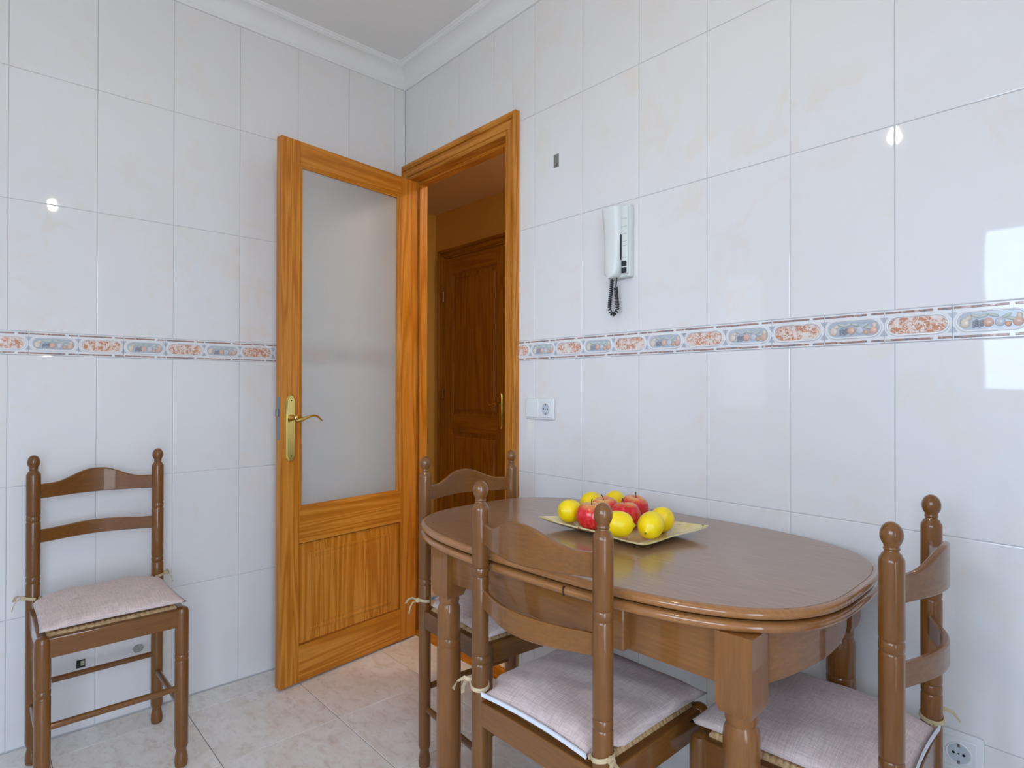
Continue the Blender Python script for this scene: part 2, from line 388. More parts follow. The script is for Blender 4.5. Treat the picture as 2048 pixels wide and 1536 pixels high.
def border_proto():
    W = BP-G*.3; H = BH-G
    bm = B(); box(bm, -W/2, W/2, -.001, DEP+.001, -H/2, H/2, .0012, 2)
    base = mesh_from(bm, 'border_tile', LISTEL)
    bm = B(); ring_prism(bm, oval(.0575, .0215), oval(.0535, .0180), 0, -.0042)
    bmesh.ops.bevel(bm, geom=bm.edges[:], offset=.0008, segments=1, affect='EDGES'); ring = mesh_from(bm, 'oval_rim', LISTEL, 60)
    bm = B(); prism(bm, oval(.0525, .0168), lambda u, v, t: (u, t, v), 0, -.0022); orange = mesh_from(bm, 'marble_oval', ORANGE)
    bm = B(); prism(bm, oval(.0525, .0168), lambda u, v, t: (u, t, v), 0, -.0014); blue = mesh_from(bm, 'fruit_oval', BLUEG)
    bm = B()
    def blob(x, z, rx, rz, mi, rot=0):
        r = bmesh.ops.create_uvsphere(bm, u_segments=10, v_segments=6, radius=1)
        for v in r['verts']:
            X, Z = v.co.x*rx, v.co.z*rz
            v.co = Vector((x+X*math.cos(rot)-Z*math.sin(rot), -.0012+v.co.y*.0036, z+X*math.sin(rot)+Z*math.cos(rot)))
            for f in v.link_faces: f.material_index = mi
    blob(-.041, -.003, .009, .0105, 0); blob(-.036, .006, .007, .005, 0, .5)
    for q in range(12): blob(-.027+.0045*(q % 4), -.011+.0048*(q//4)+.002*(q % 2), .0026, .0026, 1)
    blob(-.004, -.004, .0092, .0092, 2); blob(.014, -.004, .0088, .0095, 3); blob(.0265, -.009, .0055, .0055, 4)
    blob(.041, -.005, .009, .0095, 2); blob(.043, .006, .005, .0065, 0, .2)
    for x, z, r in ((-.012, .009, .3), (.004, .0095, -.3), (.024, .007, .5), (.031, .001, -.2), (-.024, .010, -.4)): blob(x, z, .0095, .0036, 5, r)
    fruit = mesh_from(bm, 'fruit_relief', FR, 80)
    bm = B()
    for s in (-1, 1):
        for z0 in (s*.0295,):
            box(bm, -W/2+.002, .028, -.0022, 0, z0-.0022, z0+.0022, .0006, 1); box(bm, .0365, W/2-.0005, -.0022, 0, z0-.0022, z0+.0022, .0006, 1)
    dash = mesh_from(bm, 'marble_strip', DASH)
    bm = B()
    for s in (-1, 1):
        prism(bm, [(W/2-.008, s*.020), (W/2, s*.006), (W/2, s*.020)], lambda u, v, t: (u, t, v), 0, -.002)
        prism(bm, [(-W/2+.008, s*.020), (-W/2, s*.006), (-W/2, s*.020)], lambda u, v, t: (u, t, v), 0, -.002)
    motif = mesh_from(bm, 'corner_motif', MOTIF)
    return base, ring, orange, blue, fruit, dash, motif
bbase, bring, borange, bblue, bfruit, bdash, bmotif = border_proto()
def put_border(wall, u, kind):
    t = bpy.data.objects.new('border_tile', bbase); link(t, wall)
    zc = (BZ0+BZ1)/2
    if wall is wall_left: t.location = (u, 0, zc)
    else: t.location = (0, u, zc); t.rotation_euler = (0, 0, -PI/2)
    for nm, me in (('oval_rim', bring), ('marble_strip', bdash), ('corner_motif', bmotif)) + ((('marble_oval', borange),) if kind else (('fruit_oval', bblue), ('fruit_relief', bfruit))):
        link(bpy.data.objects.new(nm, me), t)
for k in range(-1, 16):
    y = -.8867-BP*k
    if y+BP/2 < JR-.0: put_border(wall_right, y, k % 2)
for k in range(-9, 10):
    x = -1.2754+BP*k*1.003
    if RX0 < x-BP/2 and x+BP/2 < 0: put_border(wall_left, x, k % 2)
# last border tile, cut off by the room corner
xe = -1.2754+BP*1.003*10
def cut(me, x):
    bm = B(); bm.from_mesh(me); bmesh.ops.bisect_plane(bm, geom=bm.verts[:]+bm.edges[:]+bm.faces[:], plane_co=(x, 0, 0), plane_no=(1, 0, 0), clear_outer=True)
    m2 = bpy.data.meshes.new(me.name); bm.to_mesh(m2); bm.free()
    for m in me.materials: m2.materials.append(m)
    return m2
ct = bpy.data.objects.new('border_tile', cut(bbase, -.001-xe)); link(ct, wall_left); ct.location = (xe, 0, (BZ0+BZ1)/2)
for nm, me in (('oval_rim', bring), ('marble_strip', bdash), ('corner_motif', bmotif), ('fruit_oval', bblue), ('fruit_relief', bfruit)):
    link(bpy.data.objects.new(nm, cut(me, -.001-xe)), ct)

# other walls, behind the camera
bm = B()
box(bm, RX0-.15, RX0, RY0-.1, WIN_Y0, -.05, ZC+.05); box(bm, RX0-.15, RX0, WIN_Y1, GL_Y0, -.05, ZC+.05); box(bm, RX0-.15, RX0, GL_Y1, DEP, -.05, ZC+.05)
for y0, y1, z0, z1 in ((WIN_Y0, WIN_Y1, WIN_Z0, WIN_Z1), (GL_Y0, GL_Y1, GL_Z0, GL_Z1)):
    box(bm, RX0-.15, RX0, y0, y1, -.05, z0); box(bm, RX0-.15, RX0, y0, y1, z1, ZC+.05)
w = part('wall_opposite', bm, TILE, None, 0); tag(w, 'white wall with the windows behind the camera', 'wall', kind='structure')
bm = B(); box(bm, RX0-.15, BD_X0, RY0-.1, RY0, -.05, ZC+.05); box(bm, BD_X1, .12, RY0-.1, RY0, -.05, ZC+.05); box(bm, BD_X0, BD_X1, RY0-.1, RY0, -.05, BD_Z0); box(bm, BD_X0, BD_X1, RY0-.1, RY0, BD_Z1, ZC+.05)
w = part('wall_rear', bm, TILE, None, 0); tag(w, 'white wall at the rear of the kitchen', 'wall', kind='structure')
bm = B(); box(bm, RX0-.15, .12, RY0-.1, .12, ZC, ZC+.12)
w = part('ceiling', bm, PLASTER, None, 0); tag(w, 'plain white plaster ceiling above the cornice', 'ceiling', kind='structure')

def window(name, y0, y1, z0, z1, label, pane, bars):
    t = thing(name, label, 'window', (RX0-.1, (y0+y1)/2, z0), kind='structure'); w_, h_ = y1-y0, z1-z0
    bm = B(); f = .045
    box(bm, -.03, .03, -w_/2, w_/2, 0, f, .004); box(bm, -.03, .03, -w_/2, w_/2, h_-f, h_, .004)
    for y in [-w_/2+f/2, w_/2-f/2]+bars: box(bm, -.03, .03, y-f/2, y+f/2, f, h_-f, .004)
    part('window_frame', bm, WHITEP, t)
    ys = [-w_/2+f]+sum([[b-f/2, b+f/2] for b in bars], [])+[w_/2-f]
    for a, b in zip(ys[::2], ys[1::2]):
        bm = B(); box(bm, -.003, .003, a, b, f, h_-f); part('pane', bm, pane, t, 0)
window('window_1', WIN_Y0, WIN_Y1, WIN_Z0, WIN_Z1, 'wide white framed kitchen window', CLEAR, [0])
window('window_2', GL_Y0, GL_Y1, GL_Z0, GL_Z1, 'narrow window with a translucent blind', BLIND, [])
bd = thing('door_3', 'white glazed door added behind the camera for fill light', 'door', ((BD_X0+BD_X1)/2, RY0-.05, BD_Z0), kind='structure')  # unseen opening, added to let more skylight in from behind the camera
_w, _h = BD_X1-BD_X0, BD_Z1-BD_Z0
bm = B()
for a in ((-_w/2, _w/2, 0, .09), (-_w/2, _w/2, _h-.07, _h), (-_w/2, -_w/2+.07, .09, _h-.07), (_w/2-.07, _w/2, .09, _h-.07)): box(bm, a[0], a[1], -.025, .025, a[2], a[3], .004)
part('door_frame', bm, WHITEP, bd, 20)
bm = B(); box(bm, -_w/2+.07, _w/2-.07, -.003, .003, .09, _h-.07); part('pane', bm, CLEAR, bd, 0)
bm = B(); box(bm, -60, 60, -60, RY0-.6, -3.2, -3.0)
g = part('ground_rear', bm, plain('pale_rear_ground', srgb(190, 182, 168), .9), None, 0); tag(g, 'pale ground outside the added rear door', 'ground', kind='structure')
bm = B(); box(bm, -60, RX0-.6, RY0-.6, 60, -3.2, -3.0)
g = part('ground', bm, plain('pale_ground', srgb(190, 182, 168), .9), None, 0); tag(g, 'pale ground outside the kitchen window', 'ground', kind='structure')

# floor
FX, FY, FP = -.194, -.125, .3650
bm = B(); box(bm, RX0-.15, .12, RY0-.1, .12, -.12, -.002)
floor = part('floor', bm, FGROUT, None, 0); tag(floor, 'beige marbled square tiles covering the kitchen floor', 'floor', kind='structure')
xs = [0.0]+[FX-FP*k for k in range(0, 7)]; xs = [x for x in xs if x > RX0]+[RX0]
ys = [0.0]+[FY-FP*k for k in range(0, 11)]; ys = [y for y in ys if y > RY0]+[RY0]
_fc = {}
for x1, x0 in zip(xs, xs[1:]):
    for y1, y0 in zip(ys, ys[1:]):
        k = (round(x1-x0, 4), round(y1-y0, 4))
        if k[0] < .01 or k[1] < .01: continue
        if k not in _fc:
            bm = B(); box(bm, -k[0]/2+.001, k[0]/2-.001, -k[1]/2+.001, k[1]/2-.001, -.010, 0, .0012, 1); _fc[k] = mesh_from(bm, 'floor_tile', FTILE)
        o = bpy.data.objects.new('floor_tile', _fc[k]); o.location = ((x0+x1)/2, (y0+y1)/2, 0); link(o, floor)

# cornice
def cornice(name, label, left):
    H, P = ZC-2.453, .072
    prof = [(.0, 0), (.008, 0), (.010, .006), (.013, .010)]
    for k in range(9):
        a = PI/2*k/8; prof.append((.013+(P-.026)*(1-math.cos(a)), .012+(H-.030)*math.sin(a)))
    prof += [(P-.013, H-.014), (P-.009, H-.013), (P-.006, H-.009), (P-.005, H-.007), (P-.001, H-.005), (P, H-.001), (P, H+.002), (0, H+.002)]
    bm = B(); rows = []
    L = RX0 if left else RY0
    for end in (0, 1):
        ring = []
        for d, z in prof:
            e = -d if end == 0 else L
            ring.append(bm.verts.new((e, -d, 2.453+z) if left else (-d, e, 2.453+z)))
        rows.append(ring)
    n = len(prof)
    for k in range(n): bm.faces.new((rows[0][k], rows[0][(k+1) % n], rows[1][(k+1) % n], rows[1][k]))
    o = part(name, bm, COVE, None, 25); tag(o, label, 'cornice', kind='structure')
cornice('trim_1', 'white moulded cornice above the lone chair wall', True)
cornice('trim_2', 'white moulded cornice above the wall with the doorway', False)

# ------------------------------------------------------------------ kitchen doorway casing
trim = thing('trim_3', 'honey pine casing and jamb around the open kitchen doorway', 'door frame', (0, 0, 0), kind='structure')
CW = .068
cprof = [(0, 0), (0, .006), (.004, .010), (.009, .010), (.011, .006), (.015, .006), (.017, .011), (.026, .012), (.040, .016), (.042, .011), (.046, .011), (.048, .017), (.055, .022), (CW-.001, .022), (CW, .021), (CW, 0)]
def casing(side, mat, X, sgn, jl, jr, jt, parent, prof=cprof, lim=1):
    bm = B(); rows = []
    for end in (0, 1):
        ring = []
        for w_, t in prof:
            x = X+sgn*(-t)
            if side == 'r': p = (x, jr-w_, (0 if end == 0 else jt+w_))
            elif side == 'l': p = (x, jl+min(w_, lim), (0 if end == 0 else jt+w_))
            else: p = (x, (jl+min(w_, lim) if end == 0 else jr-w_), jt+w_)
            ring.append(bm.verts.new(p))
        rows.append(ring)
    n = len(prof)
    for k in range(n): bm.faces.new((rows[0][k], rows[0][(k+1) % n], rows[1][(k+1) % n], rows[1][k]))
    bm.faces.new(rows[0]); bm.faces.new(rows[1])
    return part('casing', bm, mat, parent, 30)
casing('r', PINE['z'], 0, 1, JL, JR, JT, trim, lim=.0485); casing('l', PINE['z'], 0, 1, JL, JR, JT, trim, lim=.0485)
casing('h', PINE['y'], 0, 1, JL, JR, JT, trim, lim=.0485)
for nm, a in (('jamb', (0, .08, JR-.018, JR, 0, JT)), ('jamb', (0, .08, JL, JL+.018, 0, JT))):
    bm = B(); box(bm, *a, .001, 1); part(nm, bm, PINE['z'], trim)
bm = B(); box(bm, 0, .08, JR-.018, JL+.018, JT, JT+.018, .001, 1); part('head_jamb', bm, PINE['y'], trim)
bm = B(); box(bm, .038, .08, JR, JR+.013, 0, JT-.013, .002); part('door_stop', bm, PINE['z'], trim)
bm = B(); box(bm, .038, .08, JL-.013, JL, 0, JT-.013, .002); part('door_stop', bm, PINE['z'], trim)
bm = B(); box(bm, .038, .08, JR, JL, JT-.013, JT, .002); part('door_stop', bm, PINE['y'], trim)
bm = B(); box(bm, .0, .08, JR-.018, JL+.018, -.02, .003, .001, 1); part('threshold', bm, PINE['y'], trim)

# ------------------------------------------------------------------ open glazed door: local x along width from hinge, front face at y=0 facing -y
DL = .637; ang = math.atan2(-.087, -.631)
door = thing('door_1', 'open honey pine door with a tall frosted glass pane', 'door', (-.0105, -.1085, .008), ang, kind='structure')
# local frame: +x runs from the hinge to the free edge; after rotation the visible front is local +y
DH, DT = 2.002, .035
SF, SH = .075, .085     # free stile, hinge stile
def dpart(name, a, mat, bev=.0015, y0=-DT, y1=0, parent=None):
    bm = B(); box(bm, a[0], a[1], y0, y1, a[2], a[3], bev, 2); return part(name, bm, mat, parent or door)
GX0, GX1 = SH, DL-SF
Z = dict(b=.135, p=.512, g0=.636, g1=1.922)
dpart('stile', (0, SH, 0, DH), PINE['z']); dpart('stile', (DL-SF, DL, 0, DH), PINE['z'])
dpart('rail', (GX0, GX1, 0, Z['b']), PINE['x']); dpart('rail', (GX0, GX1, Z['p'], Z['g0']), PINE['x']); dpart('rail', (GX0, GX1, Z['g1'], DH), PINE['x'])
bm = B(); box(bm, GX0-.004, GX1+.004, -.020, -.015, Z['g0']-.004, Z['g1']+.004)
glass = part('glass_pane', bm, FROST, door, 0); glass['label'] = 'frosted glass pane'
def bead(z0, z1, parent, inset=.0, prof=((0, 0), (.003, -.001), (.005, -.004), (.008, -.005), (.010, -.008), (.013, -.009), (.014, -.0145))):
    corners = [(GX0, z0), (GX1, z0), (GX1, z1), (GX0, z1)]; sg = [(1, 1), (-1, 1), (-1, -1), (1, -1)]
    for q in range(4):
        bm = B(); q2 = (q+1) % 4; rows = []
        for c, s in ((corners[q], sg[q]), (corners[q2], sg[q2])):
            rows.append([bm.verts.new((c[0]+s[0]*w_, t, c[1]+s[1]*w_)) for w_, t in prof]+[bm.verts.new((c[0]+s[0]*w_, -DT-t, c[1]+s[1]*w_)) for w_, t in reversed(prof)])
        n = len(rows[0])
        for k in range(n): bm.faces.new((rows[0][k], rows[0][(k+1) % n], rows[1][(k+1) % n], rows[1][k]))
        part('glazing_bead', bm, PINE['x' if q % 2 == 0 else 'z'], parent, 25)
bead(Z['g0'], Z['g1'], door)
# fielded panel made of a board with stepped margin
bm = B()
prev = None
for ins, y in ((0, -.016), (.004, -.006), (.005, -.010), (.040, -.006), (.042, -.003), (.050, -.0025), (.052, -.0045), (.062, -.004), (.063, -.0025)):
    ring = [bm.verts.new((x, y, z)) for x, z in ((GX0+ins, Z['b']+ins), (GX1-ins, Z['b']+ins), (GX1-ins, Z['p']-ins), (GX0+ins, Z['p']-ins))]
    if prev:
        for k in range(4): bm.faces.new((prev[k], prev[(k+1) % 4], ring[(k+1) % 4], ring[k]))
    prev = ring
bm.faces.new(prev)
box(bm, GX0, GX1, -.030, -.015, Z['b'], Z['p'])
part('panel', bm, PINE['z'], door, 20)
# handle: plate, lever
def handle(parent, cx, zb, zt, zl, mirror, y=0, sc=1, lever_len=.105):
    w_ = .019*sc
    poly = [(-w_, zb+.018), (-w_*.45, zb+.003), (0, zb), (w_*.45, zb+.003), (w_, zb+.018), (w_, zt-.018), (w_*.45, zt-.003), (0, zt), (-w_*.45, zt-.003), (-w_, zt-.018)]
    bm = B()
    r0 = [bm.verts.new((cx+u, y, v)) for u, v in poly]; zm = (zb+zt)/2
    r1 = [bm.verts.new((cx+u, y+.003, v)) for u, v in poly]
    r2 = [bm.verts.new((cx+u*.72, y+.008, zm+(v-zm)*.965)) for u, v in poly]
    for a, b in ((r0, r1), (r1, r2)):
        for k in range(len(poly)): bm.faces.new((a[k], a[(k+1) % len(poly)], b[(k+1) % len(poly)], b[k]))
    bm.faces.new(r2); bm.faces.new(r0)
    pl = part('handle_plate', bm, BRASS, parent, 25); pl['label'] = 'polished brass handle plate'
    for z in (zb+.022, zt-.022):
        bm = B(); lathe(bm, [(.0022, y+.0075), (.0022, y+.0088)], (cx, z), 10, axis='y'); part('screw', bm, HOLE, pl)
    bm = B(); lathe(bm, [(.011, y+.007), (.011, y+.014), (.008, y+.018), (.0075, y+.04), (.009, y+.046), (.004, y+.049)], (cx, zl), 16, axis='y')
    s = -1 if mirror else 1; pts = []
    for k in range(15):
        t = k/14; pts.append((cx+s*lever_len*t, y+.042+.006*math.sin(t*PI), zl-.004+.010*math.sin((t-.25)*PI*1.25)-(.012*max(0, t-.75)/.25)))
    tube(bm, pts, .0075, 10, taper=[.9, 1.1, 1.15, 1.1, .9, .75, .65, .6, .55, .55, .5, .5, .45, .4, .3])
    part('lever', bm, BRASS, pl, 50)
handle(door, DL-.037, .818, 1.064, .980, True)
bm = B(); box(bm, DL-.001, DL+.0012, -.028, -.006, .90, 1.055, .0008, 1); lp = part('lock_plate', bm, STEEL, door)
bm = B(); box(bm, DL, DL+.009, -.025, -.010, .985, 1.012, .002, 1); part('latch', bm, STEEL, lp)
for z in (.25, 1.0, 1.75):
    bm = B(); lathe(bm, [(.006, z), (.006, z+.09)], (-.004, -.032), 12); part('hinge', bm, BRASS, door)

# ------------------------------------------------------------------ hall beyond the doorway
HX, HY, HZ = 1.1, 1.325, 2.385
bm = B(); box(bm, HX, HX+.1, -2.2, HY+.1, -.05, HZ+.1)
w = part('wall_hall', bm, OCHRE, None, 0); tag(w, 'ochre hall wall seen through the doorway', 'wall', kind='structure')
bm = B(); box(bm, .08, HX, HY, HY+.1, -.05, HZ+.1); w = part('wall_hall_end', bm, OCHRE, None, 0); tag(w, 'ochre end wall of the hall', 'wall', kind='structure')
bm = B(); box(bm, .08, HX, -2.3, -2.2, -.05, HZ+.1); w = part('wall_hall_far', bm, OCHRE, None, 0); tag(w, 'ochre wall at the hidden end of the hall', 'wall', kind='structure')
bm = B(); box(bm, .07, .08, -2.2, JR-.02, -.05, HZ+.1); box(bm, .07, .08, JL+.02, HY, -.05, HZ+.1); box(bm, .07, .08, JR-.02, JL+.02, JT+.02, HZ+.1)
w = part('wall_hall_near', bm, OCHRE, None, 0); tag(w, 'ochre hall side of the kitchen wall', 'wall', kind='structure')
bm2 = B(); box(bm2, .08, HX+.1, -2.3, HY+.1, HZ, HZ+.1)
w = part('ceiling_hall', bm2, HCEIL, None, 0); tag(w, 'cream hall ceiling seen above the inner door', 'ceiling', kind='structure')
bm = B(); box(bm, .08, HX, -2.2, HY, -.05, 0); w = part('floor_hall', bm, FTILE, None, 0); tag(w, 'beige marbled floor of the hall', 'floor', kind='structure')
hl, hr, ht = 1.205, .50, 2.035
trim2 = thing('trim_4', 'dark pine casing around the closed hall door', 'door frame', (0, 0, 0), kind='structure')
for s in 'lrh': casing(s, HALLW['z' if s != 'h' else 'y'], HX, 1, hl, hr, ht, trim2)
# hall door: local x from y=hl toward -y, front facing kitchen
hd = thing('door_2', 'closed brown panelled door across the hall', 'door', (HX-.004, hl-.003, .006), -PI/2, kind='structure')
HW, HH = hl-hr-.006, 2.025
def yz(px, py): p = on_x(px, py, HX-.01); return (hl-.003-p.y, p.z)
sl, st1 = .098, .108
zt_ = yz(930, 533)[1]; z1 = yz(950, 833)[1]-.0; z2 = yz(950, 868)[1]
def hbox(name, a, mat, y0=-.010, y1=0):
    bm = B(); box(bm, a[0], a[1], y0, y1, a[2], a[3], .002, 2); return part(name, bm, mat, hd)
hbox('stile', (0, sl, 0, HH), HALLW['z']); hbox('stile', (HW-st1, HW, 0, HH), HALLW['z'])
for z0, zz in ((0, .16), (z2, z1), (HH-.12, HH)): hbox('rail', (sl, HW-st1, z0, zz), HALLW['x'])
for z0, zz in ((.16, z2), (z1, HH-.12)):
    bm = B(); prev = None
    for ins, y in ((0, -.003), (.006, -.001), (.010, .003), (.028, .0035), (.031, -.0005), (.036, -.0005), (.040, -.004), (.045, -.004)):
        ring = [bm.verts.new((x, y, z)) for x, z in ((sl+ins, z0+ins), (HW-st1-ins, z0+ins), (HW-st1-ins, zz-ins), (sl+ins, zz-ins))]
        if prev:
            for k in range(4): bm.faces.new((prev[k], prev[(k+1) % 4], ring[(k+1) % 4], ring[k]))
        prev = ring
    bm.faces.new(prev); part('panel', bm, HALLW['z'], hd, 20)
hp = bpy.data.objects.new('handle_set', None); link(hp, hd); hp.rotation_euler = (PI, 0, 0)
zc0, zc1 = yz(1003, 858)[1], yz(1003, 785)[1]
hcx = yz(1003, 820)[0]
# front of the hall door is local -y: mirror with a half turn about x
hp.location = (0, -.010, 0)
handle_parent = hp
def handle_flip(): handle(hp, hcx, -zc1+.006, -zc0+.006, -yz(1003, 808)[1]+.006, True, 0, .8, .085)
handle_flip()
for z in (.3, 1.02, 1.72):
    bm = B(); lathe(bm, [(.006, z), (.006, z+.07)], (-.001, -.016), 10); part('hinge', bm, STEEL, hd)

# ------------------------------------------------------------------ chairs
W, D = .318, .303
PR = .0175
def foot(r): return [(r*.62, 0), (r*.9, .003), (r*.98, .015), (r*.93, .030), (r*.78, .043), (r*.74, .050), (r*.9, .056), (r, .064)]
def groove(z, r): return [(r, z-.0125), (r*.97, z-.0105), (r*.9, z-.0085), (r*.98, z-.0065), (r*1.0, z), (r*.98, z+.0065), (r*.9, z+.0085), (r*.97, z+.0105), (r, z+.0125)]
def rear_prof():
    p = foot(PR)+groove(.536, PR)+groove(.713, PR)
    p += [(PR, .838), (PR*.96, .843), (PR*.82, .846), (PR*.78, .849), (PR*.6, .852), (PR*.56, .855), (PR*.66, .857), (PR*.6, .859)]
    for k in range(1, 10):
        a = -PI/2+.45+(PI-.45)*k/9.0; p.append((max(.0008, .0158*math.cos(a)), .8775+.0200*math.sin(a)))
    return p
def front_prof():
    p = foot(PR*1.03)+groove(.318, PR*1.03)
    r = PR*1.03
    return p+[(r, .444), (r*.96, .451), (r*.82, .457), (r*.5, .4605), (r*.1, .462)]
def slat(zb, zt, crown, bow, thick=.011, N=28):
    bm = B(); rows = []; L = W/2-PR*.6
    for k in range(N+1):
        t = k/N; x = -L+2*L*t
        y = -bow*math.sin(PI*t)**1.25
        s = max(0, min(1, (abs(t-.5)-.02)/.38)); c = crown*(.5+.5*math.cos(PI*s))
        z1_ = zt+c
        rows.append([bm.verts.new((x, y-D/2+dy*thick, z)) for dy, z in ((-.5, zb+.002), (-.3, zb), (.3, zb), (.5, zb+.002), (.5, z1_-.003), (.25, z1_), (-.25, z1_), (-.5, z1_-.003))])
    for a, b in zip(rows, rows[1:]):
        for q in range(8): bm.faces.new((a[q], a[(q+1) % 8], b[(q+1) % 8], b[q]))
    bm.faces.new(rows[0]); bm.faces.new(rows[-1]); return bm
def rush():
    # four woven triangles of cord, ridged, wrapping the rails
    bm = B(); N = 104; hw, hd_ = W/2-.006, D/2-.006; g = {}
    for i in range(N+1):
        for j in range(N+1):
            u, v = -1+2*i/N, -1+2*j/N
            m_ = max(abs(u), abs(v)); along = u if abs(v) >= abs(u) else v
            ridge = .0024*abs(math.sin(along*PI*13))
            edge = max(0, (m_-.93)/.07)
            z = .462+.006*(1-m_)+ridge-.016*edge**2
            g[i, j] = bm.verts.new((u*hw, v*hd_ if v > 0 else v*(hd_-.010), z))
    for i in range(N):
        for j in range(N): bm.faces.new((g[i, j], g[i+1, j], g[i+1, j+1], g[i, j+1]))
    return bm
def make_chair(label):
    t = thing('dining_chair', label, 'chair', group='wooden ladder back dining chairs')
    for s in (-1, 1):
        bm = B(); lathe(bm, rear_prof(), (s*W/2, -D/2), 24); part('back_post', bm, WAL['z'], t, 35)
        bm = B(); lathe(bm, front_prof(), (s*W/2, D/2), 24); part('leg', bm, WAL['z'], t, 35)
    part('slat', slat(.770, .812, .032, .043), WAL['x'], t, 35)
    part('slat', slat(.640, .678, .004, .043), WAL['x'], t, 35)
    for s in (-1, 1):
        bm = B(); box(bm, -W/2+.01, W/2-.01, s*D/2-.010, s*D/2+.010, .405, .456, .003); part('seat_rail', bm, WAL['x'], t)
        bm = B(); box(bm, s*W/2-.010, s*W/2+.010, -D/2+.01, D/2-.01, .405, .456, .003); part('seat_rail', bm, WAL['y'], t)
        bm = B(); lathe(bm, [(.0085, -W/2+.008), (.0085, W/2-.008)], (s*D/2, .228), 18, axis='x'); part('stretcher', bm, WAL['x'], t)
        bm = B(); lathe(bm, [(.0085, -D/2+.008), (.0085, D/2-.008)], (s*W/2, .172), 18, axis='y'); part('stretcher', bm, WAL['y'], t)
    r = part('rush_seat', rush(), STRAW, t, 0); r['label'] = 'woven straw seat'
    return t
# (rear centre x, y, facing angle, label)
spots = [((-1.172, -.115), PI, 'brown wooden ladder-back chair standing alone against the tiled wall'),
         ((-.335, -.907), PI-.075, 'brown wooden chair at the far table end beside the doorway'),
         ((-.694, -1.553), -PI/2, 'brown wooden chair with its back to the camera at the near long table side'),
         ((-.297, -2.059), .064, 'brown wooden chair at the right table end above the low socket')]
cush_labels = ['pink-grey linen cushion on the lone chair against the wall', 'pink-grey linen cushion on the chair beside the doorway',
               'pink-grey linen cushion with white zip facing the camera, on the nearest chair', 'pink-grey linen cushion on the chair at the right table end']
def make_cushion():
    t = thing('seat_cushion', 'x', 'cushion', group='linen seat cushions tied to the chairs')
    bm = B(); N = 30; top = {}; bot = {}
    rnd = random.Random(3)
    hw, yb, yf = .168, -.166, .170
    for i in range(N+1):
        for j in range(N+1):
            u, v = -1+2*i/N, -1+2*j/N
            puff = (max(0, 1-abs(u)**3.2)*max(0, 1-abs(v)**3.2))**.55
            x = u*hw*(1-.035*(1-v*v)) * (.955 if False else 1); yy = (yb+yf)/2+v*(yf-yb)/2*(1-.03*(1-u*u))
            f_ = min(1, max(0, (-v-.62)/.16)); x *= 1-.19*f_*f_*(3-2*f_)
            wr = .0018*math.sin(7*u+3*v)+.0015*math.sin(11*v-4*u)
            base = .4745-.002*puff
            base -= .006*max(0, -v-.8)/.2
            top[i, j] = bm.verts.new((x, yy, base+.004+(.030+wr)*puff))
            bot[i, j] = top[i, j] if i in (0, N) or j in (0, N) else bm.verts.new((x, yy, base+.004-.006*puff))
    for i in range(N):
        for j in range(N):
            bm.faces.new((top[i, j], top[i+1, j], top[i+1, j+1], top[i, j+1])); 
            q = (bot[i, j], bot[i, j+1], bot[i+1, j+1], bot[i+1, j])
            if len(set(q)) == 4 and not bm.faces.get(q): bm.faces.new(q)
    ed = [top[i, 0].co.copy() for i in range(N+1)]
    c = part('cover', bm, FABRIC, t, 0)
    c.data.polygons.foreach_set('use_smooth', [True]*len(c.data.polygons))
    bm = B(); ribbon(bm, [p+Vector((0, -.0012, .003+.0035*math.sin(PI*k/N))) for k, p in enumerate(ed)], .0085, .003, (0, -.15, 1)); z_ = part('zip', bm, ZIP, t); z_['label'] = 'white zip along the rear edge'
    for s in (-1, 1):
        bm = B(); cx, cy, R_ = s*W/2, -D/2, PR+.0018
        pts = [ed[0 if s < 0 else N]+Vector((0, .004, 0))]
        for k in range(17):
            a = (PI/2-.1)+s*(-1)*(-.3+2*PI*.93*k/16)
            pts.append((cx+R_*math.cos(a), cy+R_*math.sin(a), .482+.004*math.sin(k*.4)))
        ribbon(bm, pts, .008)
        k0 = Vector((cx+s*(R_+.002), cy-.004, .484))
        lathe(bm, [(.001, .478), (.006, .480), (.007, .485), (.005, .490), (.001, .491)], (k0.x, k0.y), 10)
        ribbon(bm, [k0, k0+Vector((s*.010, -.012, .006)), k0+Vector((s*.017, -.024, .000)), k0+Vector((s*.020, -.034, -.014))], .0075, .0016, (.3, .5, .6))
        ribbon(bm, [k0, k0+Vector((s*.014, -.004, -.004)), k0+Vector((s*.022, -.006, -.018)), k0+Vector((s*.026, -.004, -.034))], .0075, .0016, (.2, 1, .1))
        part('tie', bm, TIE, t)
    return t
chair0 = make_chair(spots[0][2]); cush0 = make_cushion()
for i, ((x, y), a, lab) in enumerate(spots):
    c = chair0 if i == 0 else copy_tree(chair0); k = cush0 if i == 0 else copy_tree(cush0)
    loc = Vector((x, y, 0))+Matrix.Rotation(a, 3, 'Z') @ Vector((0, D/2, 0))
    c.location = loc; c.rotation_euler = (0, 0, a); c['label'] = lab
    k.location = loc; k.rotation_euler = (0, 0, a)
    if i == 2: c.scale = k.scale = (1.01, 1, 1.009)
    k['label'] = cush_labels[i]#; k['label'] = cush_labels[i]

